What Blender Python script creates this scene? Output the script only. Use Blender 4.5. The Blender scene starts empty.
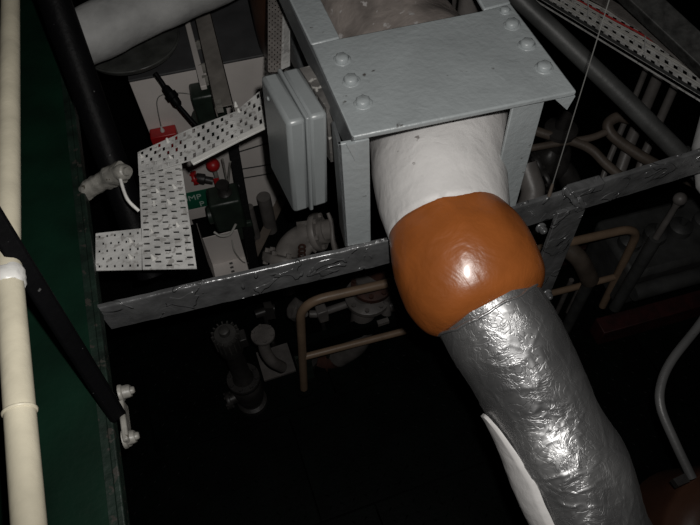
import bpy, math, random
from mathutils import Vector, Matrix, noise
random.seed(7)
S = bpy.context.scene
COL = S.collection

# ---------------------------------------------------------------- camera, light, exposure
F_PX = 656.0                       # focal length in pixels of a 700 x 525 frame
CAM_Z = 3.4                        # the camera is 3.4 m above the bottom plates
_nad = Vector((28, -444.5, -655)).normalized()      # straight down, in camera axes
_fwd = Vector((-397, 942, -655))
_fwd = (_fwd - _nad * _fwd.dot(_nad)).normalized()
ZW = -_nad; YW = _fwd; XW = YW.cross(ZW).normalized()
R_CW = Matrix((XW, YW, ZW))        # camera axes -> world axes
cam_d = bpy.data.cameras.new('camera'); cam = bpy.data.objects.new('camera', cam_d)
COL.objects.link(cam)
cam_d.sensor_width = 36.0; cam_d.lens = F_PX * 36.0 / 700.0; cam_d.clip_start = 0.02
cam.matrix_world = Matrix.Translation((0, 0, CAM_Z)) @ R_CW.to_4x4()
S.camera = cam

world = bpy.data.worlds.new('world'); S.world = world; world.use_nodes = True
world.node_tree.nodes['Background'].inputs[0].default_value = (0.75, 0.85, 1.0, 1)
world.node_tree.nodes['Background'].inputs[1].default_value = 0.0015

flash_d = bpy.data.lights.new('camera_flash', 'SPOT'); flash = bpy.data.objects.new('camera_flash', flash_d)
COL.objects.link(flash)
flash_d.energy = 66.0; flash_d.color = (1.0, 0.975, 0.94)
flash_d.shadow_soft_size = 0.012; flash_d.spot_size = math.radians(88); flash_d.spot_blend = 0.65
flash.matrix_world = Matrix.Translation(Vector((0, 0, CAM_Z)) + R_CW @ Vector((0.035, 0.055, 0.0))) @ (R_CW @ Matrix.Rotation(math.radians(2.0), 3, 'X')).to_4x4()

S.view_settings.view_transform = 'Standard'; S.view_settings.look = 'None'
S.view_settings.exposure = 0.0; S.view_settings.gamma = 1.0; S.view_settings.use_curve_mapping = False

# ---------------------------------------------------------------- measuring helpers
def ray(u, v):
    return R_CW @ Vector(((u - 350) / F_PX, (262.5 - v) / F_PX, -1.0))
def D(u, v, d):                    # point at distance d along the view axis
    return Vector((0, 0, CAM_Z)) + ray(u, v) * d
def H(u, v, h):                    # point on the level h metres below the camera
    r = ray(u, v); return Vector((0, 0, CAM_Z)) + r * (h / -r.z)
def Vp(p, q): return p + Vector((0, 0, q))
UP = Vector((0, 0, 1)); XX = Vector((1, 0, 0)); YY = Vector((0, 1, 0))

# ---------------------------------------------------------------- materials
def mat(name, col, rough=0.5, metal=0.0, bump=0.2, bscale=60.0, var=0.12, vscale=8.0, spots=None, spot_amt=0.0,
        spot_scale=30.0, spec=0.5, bump2=0.0, b2scale=8.0, coat=0.0, bdist=0.004):
    m = bpy.data.materials.new(name); m.use_nodes = True
    nt = m.node_tree; N = nt.nodes; L = nt.links
    b = N['Principled BSDF']
    b.inputs['Roughness'].default_value = rough; b.inputs['Metallic'].default_value = metal
    b.inputs['Specular IOR Level'].default_value = spec
    b.inputs['Coat Weight'].default_value = coat; b.inputs['Coat Roughness'].default_value = 0.15
    tc = N.new('ShaderNodeTexCoord')
    n1 = N.new('ShaderNodeTexNoise'); n1.inputs['Scale'].default_value = vscale; n1.inputs['Detail'].default_value = 6
    L.new(tc.outputs['Object'], n1.inputs['Vector'])
    rp = N.new('ShaderNodeMapRange'); rp.inputs['From Min'].default_value = 0.3; rp.inputs['From Max'].default_value = 0.7
    rp.inputs['To Min'].default_value = 1 - var * 1.5; rp.inputs['To Max'].default_value = 1 + var
    L.new(n1.outputs['Fac'], rp.inputs['Value'])
    mx = N.new('ShaderNodeMix'); mx.data_type = 'RGBA'; mx.blend_type = 'MULTIPLY'
    mx.inputs[0].default_value = 1.0; mx.inputs[6].default_value = (*col, 1)
    L.new(rp.outputs['Result'], mx.inputs[7])
    out = mx.outputs[2]
    if spots is not None:
        n2 = N.new('ShaderNodeTexNoise'); n2.inputs['Scale'].default_value = spot_scale; n2.inputs['Detail'].default_value = 4
        L.new(tc.outputs['Object'], n2.inputs['Vector'])
        cr = N.new('ShaderNodeMapRange'); cr.inputs['From Min'].default_value = 0.74 - spot_amt; cr.inputs['From Max'].default_value = 0.78 - spot_amt
        L.new(n2.outputs['Fac'], cr.inputs['Value'])
        m2 = N.new('ShaderNodeMix'); m2.data_type = 'RGBA'
        L.new(cr.outputs['Result'], m2.inputs[0]); L.new(out, m2.inputs[6]); m2.inputs[7].default_value = (*spots, 1)
        out = m2.outputs[2]
    L.new(out, b.inputs['Base Color'])
    if bump > 0:
        n3 = N.new('ShaderNodeTexNoise'); n3.inputs['Scale'].default_value = bscale; n3.inputs['Detail'].default_value = 5
        L.new(tc.outputs['Object'], n3.inputs['Vector'])
        bp = N.new('ShaderNodeBump'); bp.inputs['Strength'].default_value = bump; bp.inputs['Distance'].default_value = bdist
        L.new(n3.outputs['Fac'], bp.inputs['Height'])
        if bump2 > 0:
            n4 = N.new('ShaderNodeTexNoise'); n4.inputs['Scale'].default_value = b2scale; n4.inputs['Detail'].default_value = 3
            n4.inputs['Distortion'].default_value = 1.5
            L.new(tc.outputs['Object'], n4.inputs['Vector'])
            b2 = N.new('ShaderNodeBump'); b2.inputs['Strength'].default_value = bump2; b2.inputs['Distance'].default_value = 0.012
            L.new(n4.outputs['Fac'], b2.inputs['Height']); L.new(b2.outputs['Normal'], bp.inputs['Normal'])
        L.new(bp.outputs['Normal'], b.inputs['Normal'])
    return m

M = {}
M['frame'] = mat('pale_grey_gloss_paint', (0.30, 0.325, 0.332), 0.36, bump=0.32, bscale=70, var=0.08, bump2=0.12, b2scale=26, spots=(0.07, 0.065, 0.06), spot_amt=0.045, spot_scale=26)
M['frame_dark'] = mat('specked_dark_grey_paint', (0.085, 0.09, 0.093), 0.4, bump=0.4, bscale=60, var=0.15, spots=(0.4, 0.4, 0.4), spot_amt=0.04, spot_scale=120)  # darker than the frame paint, with fine pale specks
M['jbox'] = mat('grey_enamel', (0.235, 0.252, 0.256), 0.33, bump=0.12, bscale=120, var=0.06, spots=(0.55, 0.56, 0.55), spot_amt=-0.02, spot_scale=90)
M['beam'] = mat('silver_grey_paint', (0.16, 0.162, 0.165), 0.26, metal=0.45, bump=0.3, bscale=40, var=0.25, vscale=20, bump2=0.3, b2scale=14)
def ridged(m, sc, dist):           # thick paint runs: stepped ridges on top of the fine bump
    nt = m.node_tree; N = nt.nodes; L = nt.links; b = N['Principled BSDF']
    old = b.inputs['Normal'].links[0].from_socket
    tc = N.new('ShaderNodeTexCoord'); n = N.new('ShaderNodeTexNoise'); n.inputs['Scale'].default_value = sc
    n.inputs['Detail'].default_value = 2; n.inputs['Distortion'].default_value = 0.8
    L.new(tc.outputs['Object'], n.inputs['Vector'])
    r = N.new('ShaderNodeMapRange'); r.interpolation_type = 'SMOOTHSTEP'
    r.inputs['From Min'].default_value = 0.57; r.inputs['From Max'].default_value = 0.61; L.new(n.outputs['Fac'], r.inputs['Value'])
    bp = N.new('ShaderNodeBump'); bp.inputs['Strength'].default_value = 1.0; bp.inputs['Distance'].default_value = dist
    L.new(r.outputs['Result'], bp.inputs['Height']); L.new(old, bp.inputs['Normal']); L.new(bp.outputs['Normal'], b.inputs['Normal'])
ridged(M['beam'], 15, 0.0032)
M['grime'] = mat('grimy_paint', (0.10, 0.095, 0.09), 0.6, bump=0.8, bscale=40, var=0.4, vscale=20, spots=(0.35, 0.34, 0.32), spot_amt=0.14, spot_scale=45)
M['tray'] = mat('white_tray_paint', (0.56, 0.555, 0.54), 0.45, bump=0.45, bscale=90, var=0.2, vscale=16, spots=(0.36, 0.35, 0.335), spot_amt=0.16, spot_scale=55)
M['traygrey'] = mat('grey_tray_paint', (0.17, 0.155, 0.145), 0.5, bump=0.4, bscale=90, var=0.2, vscale=20, spots=(0.1, 0.08, 0.07), spot_amt=0.1, spot_scale=90)
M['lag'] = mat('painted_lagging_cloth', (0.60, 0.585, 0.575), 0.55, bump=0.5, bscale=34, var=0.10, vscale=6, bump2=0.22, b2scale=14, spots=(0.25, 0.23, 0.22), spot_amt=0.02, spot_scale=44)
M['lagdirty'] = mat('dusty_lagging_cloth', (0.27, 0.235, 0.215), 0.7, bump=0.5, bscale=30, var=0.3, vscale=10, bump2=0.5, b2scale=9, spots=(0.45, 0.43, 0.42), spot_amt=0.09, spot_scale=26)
M['laggrey'] = mat('grey_pipe_lagging', (0.33, 0.33, 0.325), 0.7, bump=0.8, bscale=30, var=0.2, vscale=9, spots=(0.08, 0.08, 0.08), spot_amt=0.0, spot_scale=60)
M['orange'] = mat('orange_brown_coating', (0.29, 0.084, 0.018), 0.36, bump=0.22, bscale=70, var=0.16, vscale=7, coat=0.25, bump2=0.25, b2scale=12, spots=(0.16, 0.05, 0.015), spot_amt=0.03, spot_scale=14)
M['handrail'] = mat('cream_white_paint', (0.62, 0.57, 0.44), 0.35, bump=0.25, bscale=40, var=0.12, vscale=12, spots=(0.2, 0.16, 0.1), spot_amt=-0.02, spot_scale=60)
M['black'] = mat('black_gloss_paint', (0.0035, 0.0035, 0.004), 0.5, bump=0.4, bscale=60, var=0.2, spots=(0.09, 0.09, 0.09), spot_amt=0.03, spot_scale=55, spec=0.08)
M['green'] = mat('green_deck_paint', (0.0035, 0.020, 0.011), 0.5, bump=0.25, bscale=50, var=0.25, vscale=6, spots=(0.03, 0.035, 0.03), spot_amt=0.0, spot_scale=9, spec=0.25)
M['rim'] = mat('worn_green_edge', (0.009, 0.020, 0.014), 0.5, bump=0.5, bscale=60, var=0.4, vscale=20, spots=(0.035, 0.033, 0.028), spot_amt=0.13, spot_scale=55)
M['clamp'] = mat('thick_grey_white_paint', (0.27, 0.26, 0.235), 0.4, bump=0.7, bscale=60, var=0.3, vscale=30, spots=(0.1, 0.09, 0.07), spot_amt=0.1, spot_scale=60)
M['whitep'] = mat('white_blob_paint', (0.72, 0.71, 0.68), 0.35, bump=0.3, bscale=80, var=0.08)
M['cab'] = mat('offwhite_cabinet_paint', (0.66, 0.615, 0.585), 0.5, bump=0.12, bscale=30, var=0.08, vscale=5, spots=(0.2, 0.18, 0.17), spot_amt=-0.03, spot_scale=20)
M['cabtop'] = mat('charcoal_top', (0.065, 0.065, 0.068), 0.6, bump=0.2, bscale=50, var=0.2, vscale=8)
M['rail'] = mat('dull_grey_rail_paint', (0.085, 0.085, 0.085), 0.4, bump=0.2, var=0.15, spots=(0.02, 0.015, 0.012), spot_amt=0.02, spot_scale=70)
M['dkgrey'] = mat('dark_grey_paint', (0.055, 0.056, 0.055), 0.5, bump=0.3, bscale=50, var=0.25, vscale=10, spots=(0.2, 0.2, 0.2), spot_amt=-0.05, spot_scale=60)
M['pan'] = mat('dark_round_cover', (0.058, 0.06, 0.056), 0.38, bump=0.3, bscale=30, var=0.3, vscale=14, spots=(0.16, 0.16, 0.15), spot_amt=-0.02, spot_scale=40)
M['chan'] = mat('brown_grey_steel', (0.24, 0.22, 0.20), 0.5, bump=0.3, bscale=50, var=0.2, vscale=14)
M['red'] = mat('red_paint', (0.40, 0.012, 0.014), 0.4, bump=0.1, bscale=50, var=0.15)
M['darkgreen'] = mat('dark_green_machine_paint', (0.018, 0.028, 0.021), 0.4, bump=0.3, bscale=50, var=0.3, vscale=14)
M['signgreen'] = mat('sign_green', (0.008, 0.11, 0.06), 0.4, bump=0)
M['white'] = mat('white_plastic', (0.6, 0.6, 0.58), 0.4, bump=0.05, var=0.05)
M['palegreen'] = mat('letter_pale_green', (0.5, 0.62, 0.55), 0.4, bump=0, var=0.02)
M['beige'] = mat('beige_paint', (0.095, 0.075, 0.06), 0.5, bump=0.3, bscale=50, var=0.2, vscale=14)
M['tan'] = mat('tan_rail_paint', (0.24, 0.165, 0.11), 0.42, bump=0.2, bscale=50, var=0.12, vscale=14, spots=(0.06, 0.04, 0.03), spot_amt=0.0, spot_scale=50)
M['machgrey'] = mat('machine_grey_paint', (0.12, 0.11, 0.104), 0.45, bump=0.3, bscale=40, var=0.2, vscale=14, spots=(0.1, 0.08, 0.07), spot_amt=0.0, spot_scale=40)
M['pumpdark'] = mat('dark_pump_paint', (0.026, 0.024, 0.023), 0.45, bump=0.4, bscale=40, var=0.3, vscale=14, spots=(0.3, 0.3, 0.28), spot_amt=0.0, spot_scale=70)
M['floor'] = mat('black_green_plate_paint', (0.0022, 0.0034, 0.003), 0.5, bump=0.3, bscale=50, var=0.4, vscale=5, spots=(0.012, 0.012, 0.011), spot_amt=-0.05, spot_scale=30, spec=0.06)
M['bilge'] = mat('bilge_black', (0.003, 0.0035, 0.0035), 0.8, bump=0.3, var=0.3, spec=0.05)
M['wall'] = mat('dark_hull_paint', (0.03, 0.035, 0.033), 0.6, bump=0.2, var=0.2)
M['pumpgrey'] = mat('dull_pump_cap_paint', (0.05, 0.048, 0.045), 0.5, bump=0.4, bscale=40, var=0.3, vscale=14)
M['valvegrey'] = mat('pale_valve_paint', (0.24, 0.22, 0.205), 0.45, bump=0.3, bscale=40, var=0.2, vscale=14, spots=(0.1, 0.08, 0.07), spot_amt=0.0, spot_scale=40)
M['rust'] = mat('rust_brown', (0.05, 0.018, 0.011), 0.7, bump=0.5, bscale=40, var=0.4, vscale=20)
M['redlead'] = mat('dull_red_primer', (0.03, 0.004, 0.004), 0.6, bump=0.4, bscale=40, var=0.4, vscale=14)
M['brown'] = mat('brown_enamel', (0.05, 0.022, 0.013), 0.4, bump=0.2, bscale=30, var=0.15)
M['cable'] = mat('off_white_cable', (0.42, 0.41, 0.38), 0.5, bump=0.1, var=0.12, vscale=14)
M['redcable'] = mat('red_cable', (0.33, 0.02, 0.018), 0.5, bump=0.1, var=0.12)
M['wire'] = mat('steel_wire', (0.22, 0.22, 0.21), 0.4, metal=0.3, bump=0.1)
M['grating'] = mat('dark_cable_duct', (0.05, 0.05, 0.048), 0.6, bump=0.6, bscale=60, var=0.4, vscale=30)

def foil_mat():
    m = bpy.data.materials.new('crinkled_aluminium_foil'); m.use_nodes = True
    nt = m.node_tree; N = nt.nodes; L = nt.links; b = N['Principled BSDF']
    b.inputs['Metallic'].default_value = 0.85; b.inputs['Coat Weight'].default_value = 0.4; b.inputs['Coat Roughness'].default_value = 0.18; b.inputs['Roughness'].default_value = 0.36
    tc = N.new('ShaderNodeTexCoord')
    n = N.new('ShaderNodeTexNoise'); n.inputs['Scale'].default_value = 7; n.inputs['Detail'].default_value = 6
    L.new(tc.outputs['Object'], n.inputs['Vector'])
    cr = N.new('ShaderNodeValToRGB'); e = cr.color_ramp.elements
    e[0].position = 0.3; e[0].color = (0.27, 0.27, 0.275, 1); e[1].position = 0.7; e[1].color = (0.46, 0.46, 0.46, 1)
    L.new(n.outputs['Fac'], cr.inputs[0]); L.new(cr.outputs[0], b.inputs['Base Color'])
    mr = N.new('ShaderNodeMapRange'); mr.inputs['To Min'].default_value = 0.30; mr.inputs['To Max'].default_value = 0.52
    L.new(n.outputs['Fac'], mr.inputs['Value']); L.new(mr.outputs['Result'], b.inputs['Roughness'])
    n2 = N.new('ShaderNodeTexNoise'); n2.inputs['Scale'].default_value = 24; n2.inputs['Detail'].default_value = 4; n2.inputs['Distortion'].default_value = 1.2
    L.new(tc.outputs['Object'], n2.inputs['Vector'])
    v = N.new('ShaderNodeTexVoronoi'); v.feature = 'DISTANCE_TO_EDGE'; v.inputs['Scale'].default_value = 26
    ad = N.new('ShaderNodeMix'); ad.data_type = 'VECTOR'; ad.inputs[0].default_value = 0.12
    L.new(tc.outputs['Object'], ad.inputs[4]); L.new(n2.outputs['Color'], ad.inputs[5]); L.new(ad.outputs[1], v.inputs['Vector'])
    b1 = N.new('ShaderNodeBump'); b1.inputs['Strength'].default_value = 0.14; b1.inputs['Distance'].default_value = 0.006
    L.new(n2.outputs['Fac'], b1.inputs['Height'])
    vr = N.new('ShaderNodeMapRange'); vr.inputs['From Max'].default_value = 0.10; L.new(v.outputs['Distance'], vr.inputs['Value'])
    b2 = N.new('ShaderNodeBump'); b2.inputs['Strength'].default_value = 0.3; b2.inputs['Distance'].default_value = 0.0015
    L.new(vr.outputs['Result'], b2.inputs['Height']); L.new(b1.outputs['Normal'], b2.inputs['Normal'])
    L.new(b2.outputs['Normal'], b.inputs['Normal'])
    return m
M['foil'] = foil_mat()

# ---------------------------------------------------------------- mesh helpers
def frame_of(d):
    d = d.normalized(); a = UP if abs(d.z) < 0.9 else YY
    x = d.cross(a).normalized(); return x, x.cross(d).normalized()
def smooth_path(pts, n=10):
    P = [pts[0] * 2 - pts[1]] + list(pts) + [pts[-1] * 2 - pts[-2]]; out = []
    for i in range(1, len(P) - 2):
        for k in range(n):
            t = k / n; a, b, c, d = P[i-1], P[i], P[i+1], P[i+2]
            out.append(0.5 * ((2*b) + (c-a)*t + (2*a-5*b+4*c-d)*t*t + (3*b-a-3*c+d)*t**3))
    out.append(P[-2].copy()); return out
def fillet(pts, r, n=7):
    out = [pts[0]]
    for i in range(1, len(pts) - 1):
        p = pts[i]; a = (pts[i-1] - p); b = (pts[i+1] - p); q = min(r, a.length * .45, b.length * .45)
        A = p + a.normalized() * q; B = p + b.normalized() * q
        for k in range(n + 1):
            t = k / n; out.append((1-t)**2 * A + 2*t*(1-t) * p + t*t * B)
    out.append(pts[-1]); return out

def nvec(p):
    return Vector((noise.noise(p), noise.noise(p + Vector((9.3, -1.5, 4.2))), noise.noise(p + Vector((-6.2, 0.13, 7.7)))))

class MB:
    def __init__(self): self.v = []; self.f = []
    def add(self, vs, fs):
        o = len(self.v); self.v += [Vector(p) for p in vs]; self.f += [tuple(i + o for i in f) for f in fs]; return self
    def box(self, c, hx, hy, hz):
        vs = [c + sx*hx + sy*hy + sz*hz for sz in (-1, 1) for sy in (-1, 1) for sx in (-1, 1)]
        return self.add(vs, [(0,2,3,1), (4,5,7,6), (0,1,5,4), (2,6,7,3), (0,4,6,2), (1,3,7,5)])
    def abox(self, lo, hi):
        lo = Vector(lo); hi = Vector(hi); c = (lo + hi) / 2; h = (hi - lo) / 2
        return self.box(c, XX*h.x, YY*h.y, UP*h.z)
    def prism(self, poly, ext):
        n = len(poly); vs = list(poly) + [p + ext for p in poly]
        fs = [tuple(range(n))[::-1], tuple(range(n, 2*n))] + [(i, (i+1) % n, n + (i+1) % n, n + i) for i in range(n)]
        return self.add(vs, fs)
    def bar(self, a, b, side, w, t):          # flat bar a->b, width w along side, thickness t
        d = (b - a).normalized(); s = (side - d * side.dot(d)).normalized(); n = d.cross(s)
        return self.box((a + b) / 2, (b - a) / 2, s * w / 2, n * t / 2)
    def tube(self, pts, r, seg=16, cap=True):
        n = len(pts); rs = r if isinstance(r, (list, tuple)) else [r] * n
        if len(rs) != n:
            rs = [rs[min(len(rs)-1, int(i*(len(rs)-1)/(n-1)))] * (1 - ((i*(len(rs)-1)/(n-1)) % 1)) + rs[min(len(rs)-1, int(i*(len(rs)-1)/(n-1))+1)] * ((i*(len(rs)-1)/(n-1)) % 1) for i in range(n)]
        x = None; vs = []
        for i, p in enumerate(pts):
            d = (pts[min(i+1, n-1)] - pts[max(i-1, 0)]).normalized()
            if x is None: x, y = frame_of(d)
            else: x = (x - d * x.dot(d)).normalized()
            y = d.cross(x)
            for k in range(seg):
                a = 2*math.pi*k/seg; vs.append(p + (x*math.cos(a) + y*math.sin(a)) * rs[i])
        fs = [(i*seg+k, i*seg+(k+1) % seg, (i+1)*seg+(k+1) % seg, (i+1)*seg+k) for i in range(n-1) for k in range(seg)]
        if cap: fs += [tuple(range(seg))[::-1], tuple(range((n-1)*seg, n*seg))]
        return self.add(vs, fs)
    def cyl(self, a, b, r, seg=16, r2=None): return self.tube([a, b], [r, r if r2 is None else r2], seg)
    def lathe(self, o, axis, prof, seg=28):
        axis = axis.normalized(); x, y = frame_of(axis); vs = []; n = len(prof)
        for s, r in prof:
            for k in range(seg):
                a = 2*math.pi*k/seg; vs.append(o + axis*s + (x*math.cos(a) + y*math.sin(a)) * max(r, 1e-5))
        fs = [(i*seg+k, i*seg+(k+1) % seg, (i+1)*seg+(k+1) % seg, (i+1)*seg+k) for i in range(n-1) for k in range(seg)]
        fs += [tuple(range(seg))[::-1], tuple(range((n-1)*seg, n*seg))]
        return self.add(vs, fs)
    def ball(self, c, r, ax=UP, seg=16, sq=1.0):
        return self.lathe(c, ax, [(-math.cos(math.pi*i/10)*r*sq, math.sin(math.pi*i/10)*r) for i in range(11)], seg)
    def flange(self, c, ax, r, t, nb=6, br=0.008):
        ax = ax.normalized(); self.lathe(c - ax*t/2, ax, [(0, r*.97), (t*.1, r), (t*.9, r), (t, r*.97)], 24)
        x, y = frame_of(ax)
        for k in range(nb):
            a = 2*math.pi*(k+.5)/nb; q = c + (x*math.cos(a)+y*math.sin(a)) * r*.82
            self.lathe(q - ax*t*.95, ax, [(0, br), (t*1.9, br)], 6)
        return self
    def torus(self, c, ax, R, r, seg=28, s2=8):
        x, y = frame_of(ax); ax = ax.normalized(); vs = []; fs = []
        for i in range(seg):
            a = 2*math.pi*i/seg; d = x*math.cos(a)+y*math.sin(a)
            for k in range(s2):
                b = 2*math.pi*k/s2; vs.append(c + d*(R + r*math.cos(b)) + ax*r*math.sin(b))
        for i in range(seg):
            for k in range(s2):
                j = (i+1) % seg; l = (k+1) % s2; fs.append((i*s2+k, j*s2+k, j*s2+l, i*s2+l))
        return self.add(vs, fs)
    def perf(self, A, B, C, Dd, nx, ny, fx, fy, th, stagger=True, swap=False):
        """sheet A-B-C-D with nx x ny real slots (fx, fy: share of the cell that is open)"""
        nrm = (B - A).cross(Dd - A).normalized() * th
        def pt(s, t): return A*(1-s)*(1-t) + B*s*(1-t) + C*s*t + Dd*(1-s)*t
        def quad(s0, s1, t0, t1):
            q = [pt(s0, t0), pt(s1, t0), pt(s1, t1), pt(s0, t1)]
            self.add(q, [(0,1,2,3)]); self.add([p - nrm for p in q], [(3,2,1,0)])
        def wall(a, b):
            p, q = pt(*a), pt(*b); self.add([p, q, q - nrm, p - nrm], [(0,1,2,3)])
        for j in range(ny):
            t0, t1 = j/ny, (j+1)/ny; edges = [i/nx for i in range(nx+1)]
            if stagger and j % 2: edges = [0] + [(i+.5)/nx for i in range(nx)] + [1]
            for i in range(len(edges)-1):
                s0, s1 = edges[i], edges[i+1]
                if s1 - s0 < .9/nx: quad(s0, s1, t0, t1); continue
                ds = (s1-s0)*(1-fx)/2; dt = (t1-t0)*(1-fy)/2
                a, b, c, d = s0+ds, s1-ds, t0+dt, t1-dt
                quad(s0, a, t0, t1); quad(b, s1, t0, t1); quad(a, b, t0, c); quad(a, b, d, t1)
                wall((a, c), (b, c)); wall((b, c), (b, d)); wall((b, d), (a, d)); wall((a, d), (a, c))
        wall((0,0),(1,0)); wall((1,0),(1,1)); wall((1,1),(0,1)); wall((0,1),(0,0))
        return self
    def wobble(self, amp, sc, seed=0.0):
        o = Vector((seed, seed*1.7, -seed))
        self.v = [p + nvec((p + o) * sc) * amp for p in self.v]; return self

def root_off(o):
    while o.parent: o = o.parent
    return o.location.copy()
def part(name, mb, m, parent=None, bevel=0.0, smooth=45, label=None, cat=None, group=None, kind=None):
    me = bpy.data.meshes.new(name)
    if parent is None:
        lo = [min(p[i] for p in mb.v) for i in range(3)]; hi = [max(p[i] for p in mb.v) for i in range(3)]
        off = Vector(((lo[0]+hi[0])/2, (lo[1]+hi[1])/2, lo[2]))
    else: off = root_off(parent)
    me.from_pydata([tuple(p - off) for p in mb.v], [], mb.f); me.update()
    import bmesh
    bm = bmesh.new(); bm.from_mesh(me); bmesh.ops.recalc_face_normals(bm, faces=bm.faces); bm.to_mesh(me); bm.free()
    me.materials.append(M[m])
    if smooth:
        me.shade_smooth(); me.set_sharp_from_angle(angle=math.radians(smooth))
    o = bpy.data.objects.new(name, me); COL.objects.link(o)
    if parent is None: o.location = off
    else: o.parent = parent
    if bevel:
        b = o.modifiers.new('bevel', 'BEVEL'); b.width = bevel; b.segments = 2; b.limit_method = 'ANGLE'; b.angle_limit = math.radians(40)
    tag(o, label, cat, group, kind); return o
def tag(o, label=None, cat=None, group=None, kind=None):
    for k, v in (('label', label), ('category', cat), ('group', group), ('kind', kind)):
        if v: o[k] = v
    return o
def thing(name, label, cat, loc, group=None):
    o = bpy.data.objects.new(name, None); o.empty_display_size = 0.05; COL.objects.link(o); o.location = loc
    return tag(o, label, cat, group)
def inst(name, me, parent, p, n, spin=0.0, sc=1.0):
    o = bpy.data.objects.new(name, me); COL.objects.link(o); o.parent = parent
    x, y = frame_of(n); n = n.normalized(); c, s = math.cos(spin), math.sin(spin); X = x*c + y*s; Y = n.cross(X)
    o.matrix_local = Matrix.Translation(p - root_off(parent)) @ Matrix((X, Y, n)).transposed().to_4x4() @ Matrix.Scale(sc, 4)
    return o
def raw_mesh(name, mb, m, smooth=40):
    me = bpy.data.meshes.new(name); me.from_pydata([tuple(p) for p in mb.v], [], mb.f); me.materials.append(M[m])
    me.shade_smooth(); me.set_sharp_from_angle(angle=math.radians(smooth)); return me

def bolt_mb(r, h):
    mb = MB(); mb.lathe(Vector((0,0,-.002)), UP, [(0, r*1.25), (h*.25, r*1.22), (h*.33, r*1.02)], 20)
    mb.lathe(Vector((0,0,h*.25)), UP, [(0, r), (h*.55, r*.97), (h*.72, r*.86)], 6)
    mb.lathe(Vector((0,0,h*.9)), UP, [(0, r*.52), (h*.3, r*.5), (h*.42, r*.36)], 14); return mb
_r, _h = .0165, .0115
dome = MB().lathe(Vector((0,0,-.002)), UP, [(0,1.3*_r),(.2*_h,1.27*_r),(.32*_h,1.08*_r)], 24)
dome.lathe(Vector((0,0,.002)), UP, [(0,1.06*_r),(.5*_h,1.0*_r),(.72*_h,.90*_r),(.88*_h,.66*_r),(.95*_h,.2*_r)], 6)
dome.wobble(.0016, 80)
BOLT_FRAME = raw_mesh('bolt', dome, 'frame', 80)
BOLT_TRAY = raw_mesh('tray_bolt', MB().lathe(Vector((0,0,-.001)), UP, [(0,.011), (.004,.010), (.012,.0065), (.019,.0058), (.024,.004)], 12), 'whitep')
BOLT_CLAMP = raw_mesh('bolt', bolt_mb(.014, .02), 'clamp', 60)
BOLT_BEAM = raw_mesh('bolt', bolt_mb(.010, .014), 'beam', 60)

# ================================================================ SETTING
HD = 1.32                                        # the walkway is 1.32 m below the camera
zd = CAM_Z - HD
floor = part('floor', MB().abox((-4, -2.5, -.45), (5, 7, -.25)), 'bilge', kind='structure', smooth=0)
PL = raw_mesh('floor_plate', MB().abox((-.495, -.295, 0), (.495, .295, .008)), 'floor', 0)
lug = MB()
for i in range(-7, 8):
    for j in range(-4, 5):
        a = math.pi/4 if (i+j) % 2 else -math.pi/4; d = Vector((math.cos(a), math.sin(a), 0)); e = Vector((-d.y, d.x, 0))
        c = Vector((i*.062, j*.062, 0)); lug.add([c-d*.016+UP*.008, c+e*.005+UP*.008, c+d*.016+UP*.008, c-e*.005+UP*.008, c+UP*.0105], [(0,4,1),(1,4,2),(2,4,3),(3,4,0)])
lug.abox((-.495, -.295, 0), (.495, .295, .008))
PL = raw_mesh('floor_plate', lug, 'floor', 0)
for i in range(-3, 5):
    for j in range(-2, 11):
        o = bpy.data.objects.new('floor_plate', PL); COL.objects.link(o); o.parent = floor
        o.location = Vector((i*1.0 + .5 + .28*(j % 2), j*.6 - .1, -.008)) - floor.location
sup = MB()
for j in range(-3, 12): sup.abox((-3, j*.6 - .43, -.25), (5, j*.6 - .37, -.0085))
part('floor_bearer', sup, 'bilge', floor, smooth=0)
part('wall_left', MB().abox((-4.2, -2.5, -.45), (-4, 7, 4.6)), 'wall', kind='structure', smooth=0)
part('wall_right', MB().abox((5, -2.5, -.45), (5.2, 7, 4.6)), 'wall', kind='structure', smooth=0)
part('wall_back', MB().abox((-4, 7, -.45), (5, 7.2, 4.6)), 'wall', kind='structure', smooth=0)
part('wall_front', MB().abox((-4, -2.7, -.45), (5, -2.5, 4.6)), 'wall', kind='structure', smooth=0)
part('ceiling', MB().abox((-4, -2.5, 4.6), (5, 7, 4.75)), 'wall', kind='structure', smooth=0)

# walkway at the left, with its worn edge bar
e0 = H(126, 530, HD); e1 = H(73, 95, HD); ed = (e1 - e0).normalized(); en = ed.cross(UP)   # en points away from the walkway
if en.x < 0: en = -en
E0 = e0 - ed*.9; E1 = e0 + ed*2.6
deck = part('walkway_deck', MB().prism([E0 - en*.03, E1 - en*.03, E1 - en*1.6, E0 - en*1.6], UP*-.012), 'green', kind='structure', smooth=0)
rm = MB(); n = 60
rm.prism([E0, E1, E1 - en*.014, E0 - en*.014], UP*-.035)
part('edge_bar', rm, 'rim', deck, bevel=.003)
rm = MB().prism([E0 - en*.014 + UP*-.001, E1 - en*.014 + UP*-.001, E1 - en*.036 + UP*-.001, E0 - en*.036 + UP*-.001], UP*-.010)
part('edge_strip', rm, 'rim', deck)

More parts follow.
